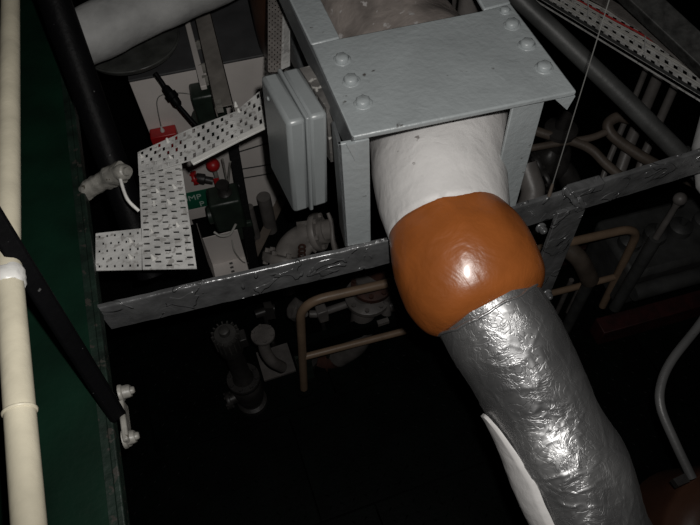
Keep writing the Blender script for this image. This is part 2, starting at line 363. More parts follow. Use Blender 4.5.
# dark machinery platform behind the beam; its front edge lies under the beam
HP = 2.72; zp = CAM_Z - HP
q0 = H(150, 310, HP); q1 = H(330, 268, HP); qd = (q1 - q0).normalized(); qn = UP.cross(qd)
q0 = q0 - qd*1.0
plat = part('platform', MB().prism([q0, q1, q1 + qn*2.2, q0 + qn*2.2], UP*-.02), 'bilge', kind='structure', smooth=0)
part('edge_beam', MB().prism([q0 - UP*.021, q1 - UP*.021, q1 - UP*.021 + qn*.02, q0 - UP*.021 + qn*.02], UP*-.06), 'bilge', plat, smooth=0)
for k in (.08, .95):
    p = q0 + (q1-q0)*k + qn*.06
    part('pillar', MB().abox(Vector((p.x-.03, p.y-.03, 0)), Vector((p.x+.03, p.y+.03, zp-.02))), 'bilge', plat, smooth=0)

# ================================================================ LEFT: handrail, stanchions
hr = thing('handrail', 'cream white tubular handrail running along the green walkway edge at far left', 'handrail', Vp(H(20, 265, .91), 0))
hA = H(11, -60, .91); hB = H(8, 265, .91); hC = H(35, 600, .91)
part('rail_tube', MB().tube([hA, (hA+hB)/2, hB - YY*0], .0205, 24).tube([hB, (hB+hC)/2, hC], .0225, 24), 'handrail', hr)
dd = (hC - hB).normalized()
cm = MB().tube([hB + dd*.012, hB + dd*.022, hB + dd*.032, hB + dd*.042, hB + dd*.046], [.0225, .0255, .0265, .025, .0225], 24).wobble(.004, 70)
part('painted_collar', cm, 'whitep', hr, label='thick white paint collar on the cream rail')
q = hB + (hC - hB) * ((465-265) / 335 * .86)
part('weld_ring', MB().torus(q, dd, .0225, .0028), 'handrail', hr)

st = thing('rail_stanchion', 'black painted stanchion crossing the cream handrail, bolted to the green walkway edge below', 'stanchion', H(117, 420, HD))
sA = H(115, 412, HD - .012); sB = H(-24, 190, .775)
sd = (sB - sA).normalized(); toC = (Vector((0,0,CAM_Z)) - sA).normalized()
sw = sd.cross(toC).normalized()
part('flat_bar', MB().bar(sA - sd*.02, sB, sw, .036, .02), 'black', st, bevel=.007)
fp = MB().box(H(121, 421, HD) + UP*-.016 + en*.004, ed*.048, en*.006, UP*.020).wobble(.002, 40)
fpo = part('foot_plate', fp, 'clamp', st, bevel=.004)
for (u, v) in ((119, 394), (123, 440)):
    inst('bolt', BOLT_CLAMP, fpo, H(u, v, HD + .02) + en*.004, en, .3, 1.15)

s2 = thing('rail_stanchion', 'black painted post beyond the green walkway edge, held by a lumpy grey clamp', 'stanchion', H(150, 275, 1.62))
pA = H(152, 275, 1.62); pB = H(50, -12, 1.0)
s2d = (pB - pA).normalized()
part('post', MB().cyl(pA, pB, .043, 20), 'black', s2)
cb = MB(); c0 = H(86, 192, HD + .02); c1 = H(108, 178, 1.30); c2 = H(123, 172, 1.27)
cb.tube(smooth_path([c0, (c0+c1)/2, c1, c2], 6), [.026, .024, .029, .03], 14)
cb.wobble(.008, 34, 2).wobble(.004, 80, 1)
cbo = part('clamp_bracket', cb, 'clamp', s2)
tw = (Vector((0,0,CAM_Z)) - c2).normalized()
cl = MB().lathe(H(124, 172, 1.25), (tw + XX*.6), [(-.02, .021), (.0, .022), (.01, .018), (.012, .012), (.02, .010)], 16).wobble(.002, 50)
part('clamp_nut', cl, 'clamp', cbo)
strap = MB().tube(smooth_path([H(118, 168, 1.25), H(122, 185, 1.26), H(128, 200, 1.27), H(139, 211, 1.29)], 6), .0045, 8)
part('clamp_strap', strap, 'whitep', s2)

# ================================================================ PERFORATED CABLE TRAYS (left, white)
ct = thing('cable_tray', 'white perforated cable tray turning from the walkway edge up to the grey junction box', 'cable tray', H(165, 250, HD + .03))
hz = HD + .02
a = H(96, 234, hz); b = H(142, 229, hz); c = H(142, 270, hz); d = H(96, 271, hz)
part('short_leg', MB().perf(a, b, c, d, 6, 5, .24, .34, .003), 'tray', ct, smooth=20)
a = H(139, 163, hz); b = H(181, 160, hz); c = H(197, 269, hz); d = H(143, 270, hz)
part('long_leg', MB().perf(d, a, b, c, 16, 5, .28, .58, .003), 'tray', ct, smooth=20)
hz2 = HD - .002
rows = [(138, 153, 139, 176), (189, 130, 190, 161), (236, 112, 237, 137), (262, 90, 266, 123)]
for i in range(3):
    u0, v0, w0, x0 = rows[i]; u1, v1, w1, x1 = rows[i+1]
    nn = (6, 5, 3)[i]
    part('rising_leg', MB().perf(H(u0, v0, hz2), H(u1, v1, hz2), H(w1, x1, hz2), H(w0, x0, hz2), nn, 5, .28, .78, .003), 'tray', ct, smooth=20)
lp = [H(w, x, hz2) for (_, _, w, x) in rows[1:]]
eb = MB()
for i in range(2):
    dv = (lp[i+1] - lp[i]).normalized(); sn = dv.cross(UP).normalized()
    eb.prism([lp[i] + UP*.004, lp[i+1] + UP*.004, lp[i+1] + UP*-.003 , lp[i] + UP*-.003], (sn if sn.y < 0 else -sn)*.019)
part('edge_flange', eb, 'whitep', ct, bevel=.0015, label='bright white folded edge of the tray')
for (u, v, z) in ((142, 157, hz2), (168, 142, hz2), (171, 158, hz2), (239, 112, hz2), (236, 106, hz2), (154, 204, hz), (170, 203, hz), (158, 192, hz), (143, 169, hz), (131, 242, hz), (131, 258, hz), (154, 259, hz), (152, 232, hz), (178, 226, hz), (175, 188, hz)):
    inst('tray_bolt', BOLT_TRAY, ct, H(u, v, z), UP + Vector((random.uniform(-.2,.2), random.uniform(-.2,.2), 0)), random.random(), random.uniform(.5, .8))

vt = thing('cable_tray', 'narrow grey perforated cable tray behind the junction box, beside the steel frame arm', 'cable tray', D(278, 60, 1.78))
part('perforated_web', MB().perf(D(268, 72, 1.78), D(268, -25, 1.98), D(284, -25, 1.98), D(281, 72, 1.78), 22, 5, .5, .35, .003), 'traygrey', vt, smooth=20)
part('side_flange', MB().prism([D(281, 70, 1.78), D(283, -20, 1.97), D(290, 14, 1.86), D(290, 66, 1.775)], (D(281,70,1.79)-D(281,70,1.78)).normalized()*.006), 'tray', vt, label='white folded side of the narrow tray')

# ================================================================ SUPPORT BEAM
sb = thing('support_beam', 'silver grey painted steel beam crossing the view behind the orange lump', 'beam', H(250, 275, HD + .075))
def beam_bar(u0, v0, u1, v1, hh=.10, t=.012):
    A = H(u0, v0, HD); B = H(u1, v1, HD); dv = (B - A).normalized(); s = UP.cross(dv).normalized()
    if s.y < 0: s = -s
    mb = MB(); n = 60; rr = .0055
    sec = [s*t, s*t + UP*-hh, UP*-hh, UP*-hh*.66, UP*-hh*.33]
    sec += [s*(rr - rr*math.cos(a)) + UP*-(rr - rr*math.sin(a)) for a in (0, .4, .8, 1.2, 1.57)]
    m = len(sec); vs2 = []; fs = []
    for k in range(n+1): vs2 += [A + (B-A)*k/n + w for w in sec]
    for k in range(n):
        for i in range(m): fs.append((k*m+i, k*m+(i+1) % m, (k+1)*m+(i+1) % m, (k+1)*m+i))
    fs += [tuple(range(m)), tuple(range(n*m, n*m+m))[::-1]]
    mb.add(vs2, fs).wobble(.0016, 28); return mb
part('flat_bar', beam_bar(97, 309, 402, 238), 'beam', sb, smooth=50)
part('flat_bar', beam_bar(500, 213, 720, 146), 'beam', sb, smooth=50)
b0 = H(572, 208, HD + .03); 
bq = MB().bar(b0 + YY*.002, b0 + UP*-.46 + YY*.002, XX, .086, .012).wobble(.0015, 28)
part('hanger_post', bq, 'beam', sb, bevel=.002)
br = MB().box(H(583, 190, HD) + UP*.012, (H(600,184,HD)-H(570,193,HD))*.55, YY*.016, UP*.014).wobble(.003, 40)
part('joint_plate', br, 'beam', sb, bevel=.004)
part('weld_bead', MB().tube(smooth_path([H(571, 196, HD-.01), H(577, 203, HD+.01), H(582, 206, HD+.03), H(578, 200, HD+.0)], 5), .008, 8).wobble(.005, 50), 'beam', sb)
for (u, v, hh) in ((567, 191, HD-.008), (547, 294, HD + .3), (541, 228, HD + .09)):
    inst('bolt', BOLT_BEAM, sb, H(u, v, hh), Vector((0, -1, .3)), .4, 1.2)

# ================================================================ GREY STEEL FRAME AROUND THE PIPE
HT = 0.95; HB = HD
fr = thing('support_frame', 'pale grey painted steel frame with bolted top plate around the white lagged pipe', 'frame', H(430, 225, HB))
FL = H(352, 137, HT); FR = H(577, 91, HT); BR = H(511, 3, HT); BL = H(311, 45, HT); BI = H(340, 38, HT); BJ = H(484, 10, HT)
def slab(poly, t, nsub=0): return MB().prism(poly, UP*-t)
tpl = part('top_plate', slab([FL, FR, BR, BJ, BI, BL], .014), 'frame', fr, bevel=.004)
L0 = H(278, -22, HT); L1 = H(311, -22, HT); _b = (L0 - FL).normalized()*.35; L0 = L0 + _b; L1 = L1 + _b
part('frame_arm', slab([BL + UP*.002, BI + UP*.002, L1 + UP*.002, L0 + UP*.002], .012), 'frame', fr, bevel=.004)
R0 = H(470, -22, HT); R1 = H(494, -22, HT); _b = (R1 - BR).normalized()*.35; R0 = R0 + _b; R1 = R1 + _b
part('frame_arm', slab([BR + UP*.002, R1 + UP*.002, R0 + UP*.002, BJ + UP*.002], .012), 'frame', fr, bevel=.004)
lw = (FL - L0).normalized()
part('side_flange', MB().prism([L0 - UP*.001, FL - UP*.001, FL + UP*-.05 - XX*.004, FL + UP*-.05 - lw*.05 - XX*.009, L0 + UP*-.05 - XX*.009], XX*.008), 'frame_dark', fr, bevel=.002, label='darker grey side flange')
rw = (FR - BR).normalized()
part('side_flange', MB().prism([BR + UP*-.012, FR + UP*-.012 - rw*.01, FR + UP*-.03 - rw*.05, BR + UP*-.055], (XX*-.008)), 'frame', fr, bevel=.002)
g1 = FL + (FR - FL)*.012
part('corner_gusset', MB().prism([FL - XX*.014 - UP*.012, g1 - UP*.012, FL - UP*.062 + XX*.002], -lw*-.008), 'frame', fr)
f1 = FR + (FL - FR)*.09
part('corner_gusset', MB().prism([f1 + UP*-.014, FR + UP*-.014, FR + UP*-.05 + (FL-FR)*.02], (BR - FR).normalized()*.008), 'frame', fr)
def post(u0, v0, u1, v1, dep, nm='post'):
    A = H(u0, v0, HB); B = H(u1, v1, HB); s = UP.cross((B-A).normalized()); s = s if s.y > 0 else -s
    t = CAM_Z - HT - .014 - A.z; 
    mb = MB().prism([A, B, B + s*.009, A + s*.009], UP*t)
    mb2 = MB().prism([A, A + s*dep, A + s*dep + (B-A).normalized()*.009, A + (B-A).normalized()*.009], UP*t)
    part(nm, mb, 'frame', fr, bevel=.002); return mb2
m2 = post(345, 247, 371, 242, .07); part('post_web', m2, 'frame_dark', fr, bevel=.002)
m2 = post(489, 213, 516, 206, .06)
A = H(489, 213, HB)
BOLTS = ((342, 60), (351, 81), (363, 103), (512, 25), (527, 45), (544, 68), (505, 11), (527, 13))
for i, (u, v) in enumerate(BOLTS[:7]):
    inst('bolt', BOLT_FRAME, tpl, H(u, v, HT) , UP, i*.4, 1.0 if i < 6 else .7)

# ================================================================ EXHAUST PIPE: lagged white bend, orange lump, foil length
ex = thing('exhaust_pipe', 'large lagged pipe coming through the grey frame, with an orange lump and crinkled silver foil', 'pipe', D(470, 270, 1.42))
def seg_rings(path, radii, seg): return MB().tube(path, radii, seg)
pw = [D(340, -60, 2.35), D(352, 0, 2.12), D(385, 45, 1.95), D(422, 85, 1.82), D(438, 130, 1.70), D(440, 180, 1.60), D(451, 234, 1.51)]
pw = smooth_path(pw, 9)
rw_ = [.20, .20, .19, .175, .165, .152, .14]
n1 = 28
neck = MB().tube(pw[29:], [.196, .186, .176, .166, .154, .138], 56).wobble(.004, 9).wobble(.0015, 30, 3)
part('white_lagging', neck, 'lag', ex, smooth=80)
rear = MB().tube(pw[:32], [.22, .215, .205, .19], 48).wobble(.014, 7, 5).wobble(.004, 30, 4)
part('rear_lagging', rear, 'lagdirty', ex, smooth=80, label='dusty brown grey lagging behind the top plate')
oA = D(443, 222, 1.52); oB = D(486, 307, 1.455); od = (oB - oA); ol = od.length; od.normalize()
prof = [(-.03, .10), (-.022, .128), (0, .139), (.03, .150), (.07, .163), (.11, .169), (.15, .168), (.185, .160), (.21, .149), (.228, .134), (.237, .118), (.238, .08)]
prof = [(s * ol / .222, r*.965) for s, r in prof]
def spl(prof, n=6):
    vs = [Vector((a, b, 0)) for a, b in prof]; return [(p.x, p.y) for p in smooth_path(vs, n)]
lump = MB().lathe(oA, od, spl(prof), 72).wobble(.006, 5.5, 9).wobble(.0025, 16, 2)
part('orange_lump', lump, 'orange', ex, smooth=80, label='glossy orange brown coated bulge')
fA = oB - od*.015
path = smooth_path([fA, D(540, 405, 1.44), D(584, 500, 1.425), D(622, 590, 1.41), D(655, 680, 1.39)], 90)
foil = MB(); seg = 200; x = None; vs = []
nP = len(path); px = []
for i, p in enumerate(path):
    dv = (path[min(i+1, nP-1)] - path[max(i-1, 0)]).normalized()
    toc = (Vector((0,0,CAM_Z)) - p); toc = (toc - dv*toc.dot(dv)).normalized(); lf = dv.cross(toc)
    if lf.dot(R_CW @ Vector((-1,0,0))) < 0: lf = -lf
    rad = .1205 + .004*math.sin(i*.05)
    px.append((p, toc, lf, rad))
    for k in range(seg):
        a = 2*math.pi*k/seg; dr = toc*math.cos(a) + lf*math.sin(a); q = p + dr*rad
        w = noise.noise(q*9) * .009 + noise.noise(q*4.5 + Vector((7,3,1))) * .006
        qq = q + nvec(q*9)*.03
        dA = noise.voronoi(qq*13)[0]; dB = noise.voronoi(qq*30 + Vector((3,1,4)))[0]
        cA = math.exp(-(dA[1]-dA[0])*9); cB = math.exp(-(dB[1]-dB[0])*7)
        msk = max(0, min(1, noise.noise(q*5 + Vector((2,2,2)))*2.5 + .45))
        vs.append(q + dr * (w + cA*.0016 - dA[0]*.002 + (cB*.0018 - dB[0]*.0014)*msk))
fs = [(i*seg+k, i*seg+(k+1) % seg, (i+1)*seg+(k+1) % seg, (i+1)*seg+k) for i in range(nP-1) for k in range(seg)]
fs += [tuple(range(seg))[::-1], tuple(range((nP-1)*seg, nP*seg))]
foil.add(vs, fs)
fw = part('foil_wrap', foil, 'foil', ex, smooth=75, label='crinkled shiny silver foil wrap')
# rolled lip of foil under the lump
lipp = []
for k in range(61):
    a = 2*math.pi*k/60; p, toc, lf, rad = px[6]; dr = toc*math.cos(a)+lf*math.sin(a)
    lipp.append(p + dr*(rad + .003 + .002*noise.noise(dr*6)) + (px[7][0]-px[6][0]).normalized()*(.006*noise.noise(dr*4)))
part('foil_lip', MB().tube(lipp, .0035, 8).wobble(.002, 60), 'foil', fw)
pt = MB(); vs = []; i0, i1 = 75, 300; m = 24
for i in range(i0, i1):
    p, toc, lf, rad = px[i]; t = (i - i0) / 135
    th0 = math.radians(72) - math.radians(35) * min(1, t*2.2)**.6 if t > 0 else math.radians(72)
    th1 = math.radians(80 + 45*min(1, t*3))
    for k in range(m):
        a = th0 + (th1-th0)*k/(m-1); dr = toc*math.cos(a)+lf*math.sin(a)
        edge = .009 if 0 < k < m-1 and i > i0 else .001
        vs.append(p + dr*(rad + edge + .001*noise.noise((p+dr*rad)*40)))
nr = i1 - i0
pt.add(vs, [(i*m+k, i*m+k+1, (i+1)*m+k+1, (i+1)*m+k) for i in range(nr-1) for k in range(m-1)])
part('exposed_lagging', pt, 'lag', fw, smooth=80, label='bare white lagging where the foil is open')

# ================================================================ JUNCTION BOX
JT = 0.985
jb = thing('junction_box', 'grey rounded metal junction box beside the left leg of the steel frame', 'junction box', H(300, 205, 1.31))
j0 = H(287, 124, JT); j1 = H(328, 113, JT)              # front top edge
j2 = H(260, 75, JT)                                        # rear left top
jx = (j1 - j0); jx.z = 0; jy = j2 - j0; jy.z = 0; jh = .30
def jslab(s0, s1, grow, z0, z1):
    q = lambda s, t: j0 + jx*s + jy*t
    g = grow; ux = jx.normalized(); uy = jy.normalized()
    return [q(s0, 0) - uy*g + UP*z1, q(s1, 0) - uy*g + UP*z1, q(s1, 1) + uy*g + UP*z1, q(s0, 1) + uy*g + UP*z1]
def jbox(s0, s1, g): return MB().prism(jslab(s0, s1, g, 0, g), UP*-(jh + 2*g) - XX*.018)
jcv = part('cover', jbox(0, .46, 0), 'jbox', jb, bevel=.010)
part('body', jbox(.53, 1.0, 0), 'jbox', jb, bevel=.010)
part('seam_flange', jbox(.45, .56, .003), 'jbox', jb, bevel=.003)
for (s, t, z) in ((0, .72, -.03), (0, .3, -.175), (0, .75, -.175)):
    inst('cover_screw', raw_mesh('cover_screw', MB().lathe(Vector((0,0,-.002)), UP, [(0,.006), (.004,.006), (.007,.004)], 12), 'jbox'), jcv, j0 + jx*s + jy*t + UP*z, -jx)
bk = MB().prism([j0 + jx*1.0 + jy*.1 + UP*-.0, j0 + jx*1.22 + jy*.1, j0 + jx*1.22 + jy*.95, j0 + jx*1.0 + jy*.95], UP*-.17).wobble(.006, 30)
part('mounting_block', bk, 'grime', jb, label='rough dirty mounting block between box and frame leg')

# ================================================================ THIN WIRE
wt = H(549, 196, HD - .002); 
wr = thing('hanging_wire', 'thin taut wire dropping to the silver beam right of the orange lump', 'wire', wt)
part('wire', MB().cyl(wt, wt.lerp(H(611, -6, .86), 3.8), .0013, 8), 'wire', wr)
part('wire_end', MB().cyl(wt, wt + (H(611,-6,.86)-wt)*.07, .0055, 10, .0035), 'beige', wr, label='beige sleeve at the foot of the wire')

# ================================================================ CABINET (upper left) and what is on it
CT = 1.75
k0 = H(129, 82, CT); k1 = H(290, 51, CT); kx = k1 - k0; ky = UP.cross(kx.normalized()); kh = .92
cb = thing('steel_cabinet', 'off white steel cabinet with charcoal top, standing behind the perforated tray', 'cabinet', (k0+k1)/2 - UP*(k0.z - zp))
part('body', MB().prism([k0, k1, k1 + ky*.55, k0 + ky*.55], UP*-kh), 'cab', cb, bevel=.004)
part('top_panel', MB().prism([k0 - ky*.006, k1 - ky*.006, k1 + ky*.55, k0 + ky*.55], UP*.012), 'cabtop', cb, bevel=.003, label='charcoal top panel')
for s in (.02, .72, .97):
    for t in (.03, .5):
        p = k0 + kx*s + ky*t; part('leg', MB().abox(Vector((p.x-.02, p.y-.02, zp)), Vector((p.x+.02, p.y+.02, k0.z-kh))), 'cab', cb)

def on_face(u, v, off=0.0):                        # point on the cabinet's front
    r = ray(u, v); n = ky; o = Vector((0,0,CAM_Z)); t = (k0 - ky*off - o).dot(n) / r.dot(n); return o + r*t
for (ua, va, ub_, vb_) in ((238, 152, 290, 136), (241, 169, 290, 161), (243, 178, 290, 170)):
    part('panel_seam', MB().bar(on_face(ua, va), on_face(ub_, vb_), UP, .006, .006), 'dkgrey', cb)
part('diagonal_brace', MB().bar(H(254, 255, HP - .01), on_face(283, 197, .012), XX, .045, .012), 'beige', cb, label='beige diagonal flat brace under the cabinet')
p0 = on_face(149, 129); p1 = on_face(175, 124); w = (p1 - p0).length; ux = (p1-p0).normalized()
rb = thing('alarm_box', 'red wall box with thin grey wire on the cabinet front, above the tray', 'box', p0 - UP*.12)
part('case', MB().box((p0+p1)/2 - UP*.055 - ky*.03, kx.normalized()*w*.5, ky*.03, UP*.055), 'red', rb, bevel=.005)
part('gland', MB().lathe((p0+p1)/2 - ky*.03 - UP*.003, UP, [(0,.009), (.012,.009), (.02,.005), (.03,.004)], 12), 'white', rb)
part('lead_wire', MB().tube(smooth_path([(p0+p1)/2 - ky*.03 + UP*.02, on_face(158, 112, .02), on_face(157, 101, .01), on_face(162, 95, .01), on_face(180, 93, .01), on_face(196, 95, .02)], 6), .0022, 8), 'wire', rb)

s0 = on_face(150, 201, .004); s1 = on_face(213, 194, .004); s3 = on_face(152, 219, .004)
sg = thing('pump_sign', 'small green sign with pale lettering, half hidden behind the white tray', 'sign', s0 - UP*.06)
sx = kx.normalized(); sh = abs((s0 - s3).z) * .92
sl = (s1 - s0).length
part('plate', MB().box(s0 + sx*sl/2 - UP*sh/2, sx*sl/2, ky*.002, UP*sh/2), 'signgreen', sg)
def lettering(txt, parent, pos, size):
    cu = bpy.data.curves.new('lettering', 'FONT'); cu.body = txt; cu.size = size; cu.extrude = .0008; cu.align_x = 'RIGHT'
    to = bpy.data.objects.new('tmp', cu); COL.objects.link(to)
    dg = bpy.context.evaluated_depsgraph_get(); me = bpy.data.meshes.new_from_object(to.evaluated_get(dg))
    bpy.data.objects.remove(to); me.materials.clear(); me.materials.append(M['palegreen'])
    o = bpy.data.objects.new('lettering', me); COL.objects.link(o); o.parent = parent
    rot = Matrix((sx, UP, sx.cross(UP))).transposed().to_4x4()
    o.matrix_local = Matrix.Translation(pos - root_off(parent)) @ rot
lettering('PUMP', sg, s0 + sx*sl*.80 - UP*sh*.46 - ky*.004, sh*.42)
lettering('P', sg, s0 + sx*sl*.81 - UP*sh*.92 - ky*.004, sh*.42)
lw0 = s0 - UP*sh*1.05
part('lower_strip', MB().box(s0 + sx*sl/2 - UP*(sh*1.22), sx*sl/2, ky*.002, UP*sh*.18), 'cab', sg)

# channel laid across the cabinet top, pale conduit beside it
cn = thing('steel_channel', 'brown grey steel channel lying across the charcoal cabinet top', 'channel', H(200, 10, CT-.03))
ca = H(224, 106, CT - .06); cbp = H(199, 0, CT - .06); cdv = (cbp - ca).normalized(); cs = cdv.cross(UP).normalized()
wch = .036
def ubar(a, b, w, hgt, t):
    dv = (b-a).normalized(); s = dv.cross(UP).normalized(); mb = MB()
    mb.prism([a - s*w, a + s*w, b + s*w, b - s*w], UP*-t)
    mb.prism([a - s*w, a - s*(w-t), b - s*(w-t), b - s*w], UP*-hgt); mb.prism([a + s*w, a + s*(w-t), b + s*(w-t), b + s*w], UP*-hgt); return mb
part('channel_section', ubar(ca, cbp, wch, .045, .005), 'chan', cn, bevel=.001)
part('end_lug', MB().box(H(219, 106, CT-.05), cs*.012, cdv*.016, UP*.018).wobble(.004, 50), 'clamp', cn)
cp = thing('conduit_strip', 'pale flat conduit strip beside the brown grey channel on the cabinet top', 'conduit', H(200, 60, CT-.012))
part('strip', MB().bar(H(204, 88, CT - .04), H(184, 9, CT - .04), cs, .024, .02), 'cab', cp, bevel=.003)
for (u, v) in ((204, 68), (208, 80), (199, 45)):
    part('fixing_clip', MB().box(H(u, v, CT - .03), cs*.02, cdv*.006, UP*.02).wobble(.006, 60), 'clamp', cp)

# green solenoid box under the channel end
g0 = H(196, 88, CT - .02)
gb = thing('motor_housing', 'dark green motor housing under the end of the steel channel', 'motor', on_face(207, 130, .06))
gc = on_face(209, 103, .065)
part('housing', MB().box(gc, sx*.064, ky*.05, UP*.08), 'darkgreen', gb, bevel=.010)
part('base_drum', MB().cyl(gc - UP*.055 - sx*.02, gc - UP*.15 - sx*.02, .068, 24), 'darkgreen', gb, bevel=.004)
part('mounting_bracket', MB().box(gc + ky*.055, sx*.02, ky*.012, UP*.03), 'darkgreen', gb)

# valve gear below the tray
v0 = on_face(213, 165, .10)
rk = thing('red_valve_knob', 'round red knob below the rising tray, above the dark green actuator', 'knob', v0 - UP*.05)
part('knob', MB().ball(v0, .032, UP, 20, .95), 'red', rk)
part('stem', MB().cyl(v0 - UP*.025, v0 - UP*.12 + ky*.0, .010, 10), 'clamp', rk)
rp_ = on_face(195, 178, .05)
pf = thing('red_pipe_fitting', 'small red flanged fitting beside the green sign', 'fitting', rp_ - UP*.05)
part('flange', MB().flange(rp_, sx + UP*.2, .034, .014, 6, .005), 'red', pf)
part('union_body', MB().lathe(rp_ + sx*.005, sx + UP*-.3 - ky*.3, [(0,.022), (.02,.026), (.04,.026), (.045,.018), (.08,.018)], 14).wobble(.003, 40), 'pumpdark', pf)
ab = on_face(227, 208, .24)
ac = thing('valve_actuator', 'dark green valve actuator with pale cables, left of the black upright bar', 'actuator', ab - UP*.12)
part('housing', MB().box(ab, sx*.072, ky*.06, UP*.10), 'darkgreen', ac, bevel=.012)
part('end_cap', MB().cyl(ab - sx*.070 - ky*.02, ab - sx*.092 - ky*.02, .045, 20), 'darkgreen', ac, bevel=.004)
part('top_valve', MB().lathe(ab + UP*.09 + sx*.01, UP, [(0,.03), (.02,.034), (.03,.022), (.06,.02), (.062,.03), (.075,.03)], 14).wobble(.003, 40), 'pumpdark', ac)
part('red_tag', MB().box(on_face(217, 182, .15), sx*.012, ky*.004, UP*.022), 'red', ac)
part('lower_body', MB().box(ab - UP*.14 + sx*.035, sx*.06, ky*.05, UP*.06).wobble(.008, 22), 'darkgreen', ac, bevel=.008)
part('cable_loop', MB().tube(smooth_path([on_face(214, 232, .37), on_face(221, 236, .39), on_face(230, 234, .39), on_face(236, 224, .37)], 6), .006, 8), 'cable', ac)
part('cable_loop', MB().tube(smooth_path([on_face(232, 240, .35), on_face(235, 252, .38), on_face(243, 262, .36), on_face(249, 263, .33)], 6), .003, 8), 'cable', ac)
part('linkage', MB().tube([on_face(222, 158, .13), on_face(226, 178, .14), on_face(231, 200, .14)], .007, 8).tube([on_face(230, 162, .14), on_face(228, 190, .15)], .005, 8).wobble(.008, 40), 'clamp', ac)

# beige trunk below
tA = H(216, 284, 2.66); tB = H(250, 275, 2.66); td = (tB - tA); tz = UP.cross(td.normalized()); tw_ = td.normalized()
tr = thing('cable_trunking', 'beige sheet metal trunking standing below the dark green actuator', 'trunking', Vector((tA.x, tA.y, zp)))
part('case', MB().prism([tA, tB, tB + tz*.12, tA + tz*.12], UP*-.058), 'cab', tr, bevel=.003)
part('back_panel', MB().prism([tA + tz*.115, tB + tz*.115, tB + tz*.12, tA + tz*.12], UP*.22), 'cab', tr, bevel=.002)
part('side_panel', MB().prism([tA, tA + tz*.114, tA + tz*.114 + UP*.34, tA + UP*.18], tw_*.004), 'machgrey', tr)
for k in range(4):
    part('row_of_studs', MB().box(tA + td*.55 + tz*(.02+.025*k) + UP*.003, tw_*.008, tz*.004, UP*.003), 'dkgrey', tr)

bp = thing('upright_bar', 'black upright bar in front of the off white cabinet, below the tray', 'bar', H(257, 283, HP))
u0 = H(257, 283, HP); u1 = on_face(233, 146, .06)
part('bar', MB().bar(Vector((u0.x, u0.y, zp)), Vector((u1.x, u1.y, u1.z)), XX, .048, .03), 'black', bp, bevel=.003)

# ================================================================ DARK ROUND COVER, BLACK HOSE, GREY LAGGED PIPE (top left)
dc = H(130, 40, 1.60)
pn = thing('round_cover', 'dark grey round cover under the pale lagged pipe at top left', 'cover', Vector((dc.x + .09, dc.y + .06, k0.z + .012)))
part('dished_disc', MB().lathe(dc, UP, [(-.03, .16), (-.02, .185), (-.004, .192), (0, .188), (.002, .180), (.004, .06), (.004, .0)], 48), 'pan', pn, smooth=40)
part('rim', MB().torus(dc + UP*-.002, UP, .189, .005, 48, 8), 'pan', pn)
part('pedestal', MB().cyl(dc - UP*.03 + XX*.09 + YY*.06, Vector((dc.x + .09, dc.y + .06, k0.z + .012)), .05, 18), 'dkgrey', pn)
hs = thing('black_hose', 'black hose with a bulky union, running from the round cover to the dark motor housing', 'hose', on_face(203, 130, .08))
hp = [H(155, 73, 1.62), H(163, 84, 1.66), H(172, 98, 1.70), H(184, 112, 1.74), H(200, 130, 1.80)]
part('hose', MB().tube(smooth_path(hp, 6), .009, 12), 'black', hs)
ud = (hp[3] - hp[1]).normalized()
part('union', MB().lathe(hp[1] + ud*.01, ud, [(0,.011), (.008,.017), (.03,.018), (.032,.024), (.055,.024), (.057,.018), (.08,.017), (.09,.011)], 10).wobble(.003, 40), 'black', hs)

gp = thing('lagged_pipe', 'thick pale grey lagged pipe slanting across the top left corner', 'pipe', D(80, 45, 1.72))
gpts = smooth_path([D(58, 50, 2.10), D(100, 30, 2.13), D(150, 6, 2.17), D(190, -13, 2.20), D(245, -40, 2.25)], 8)
part('lagging', MB().tube(gpts, [.086, .088, .092, .096], 36).wobble(.008, 8).wobble(.002, 30), 'laggrey', gp, smooth=80)
part('pipe_end', MB().cyl(gpts[-1], gpts[-1] + (gpts[-1]-gpts[-2]).normalized()*.15, .05, 20), 'dkgrey', gp)

# brown vessel behind the narrow tray, with grey lagged shoulder
bv = thing('brown_vessel', 'brown painted rounded tank behind the narrow perforated tray', 'tank', D(285, 20, 2.75))
bc = H(293, 50, CT - .012)
bv.location = bc
part('shell', MB().lathe(bc, UP, spl([(.02, .10), (.06, .135), (.45, .14), (.55, .135), (.62, .11), (.66, .06), (.67, .005)], 4), 32), 'brown', bv, smooth=60)
part('skirt', MB().lathe(bc, UP, [(0, .12), (.02, .12), (.03, .09), (.06, .09)], 24), 'dkgrey', bv)
part('nozzle', MB().flange(bc + UP*.67, UP, .05, .02, 6, .006), 'rust', bv)
gv = thing('grey_tank', 'blue grey horizontal tank glimpsed between narrow tray and frame arm', 'tank', D(300, 50, 2.0))
part('shell', MB().lathe(D(292, 48, 2.02) - XX*.01, XX, spl([(-.0, .01), (.004, .06), (.02, .085), (.08, .085), (.09, .05)], 4), 28), 'frame_dark', gv, smooth=60)
part('saddle', MB().abox(D(300, 48, 2.02) + Vector((.03, -.03, -.28)), D(300, 48, 2.02) + Vector((.07, .03, -.05))), 'dkgrey', gv)

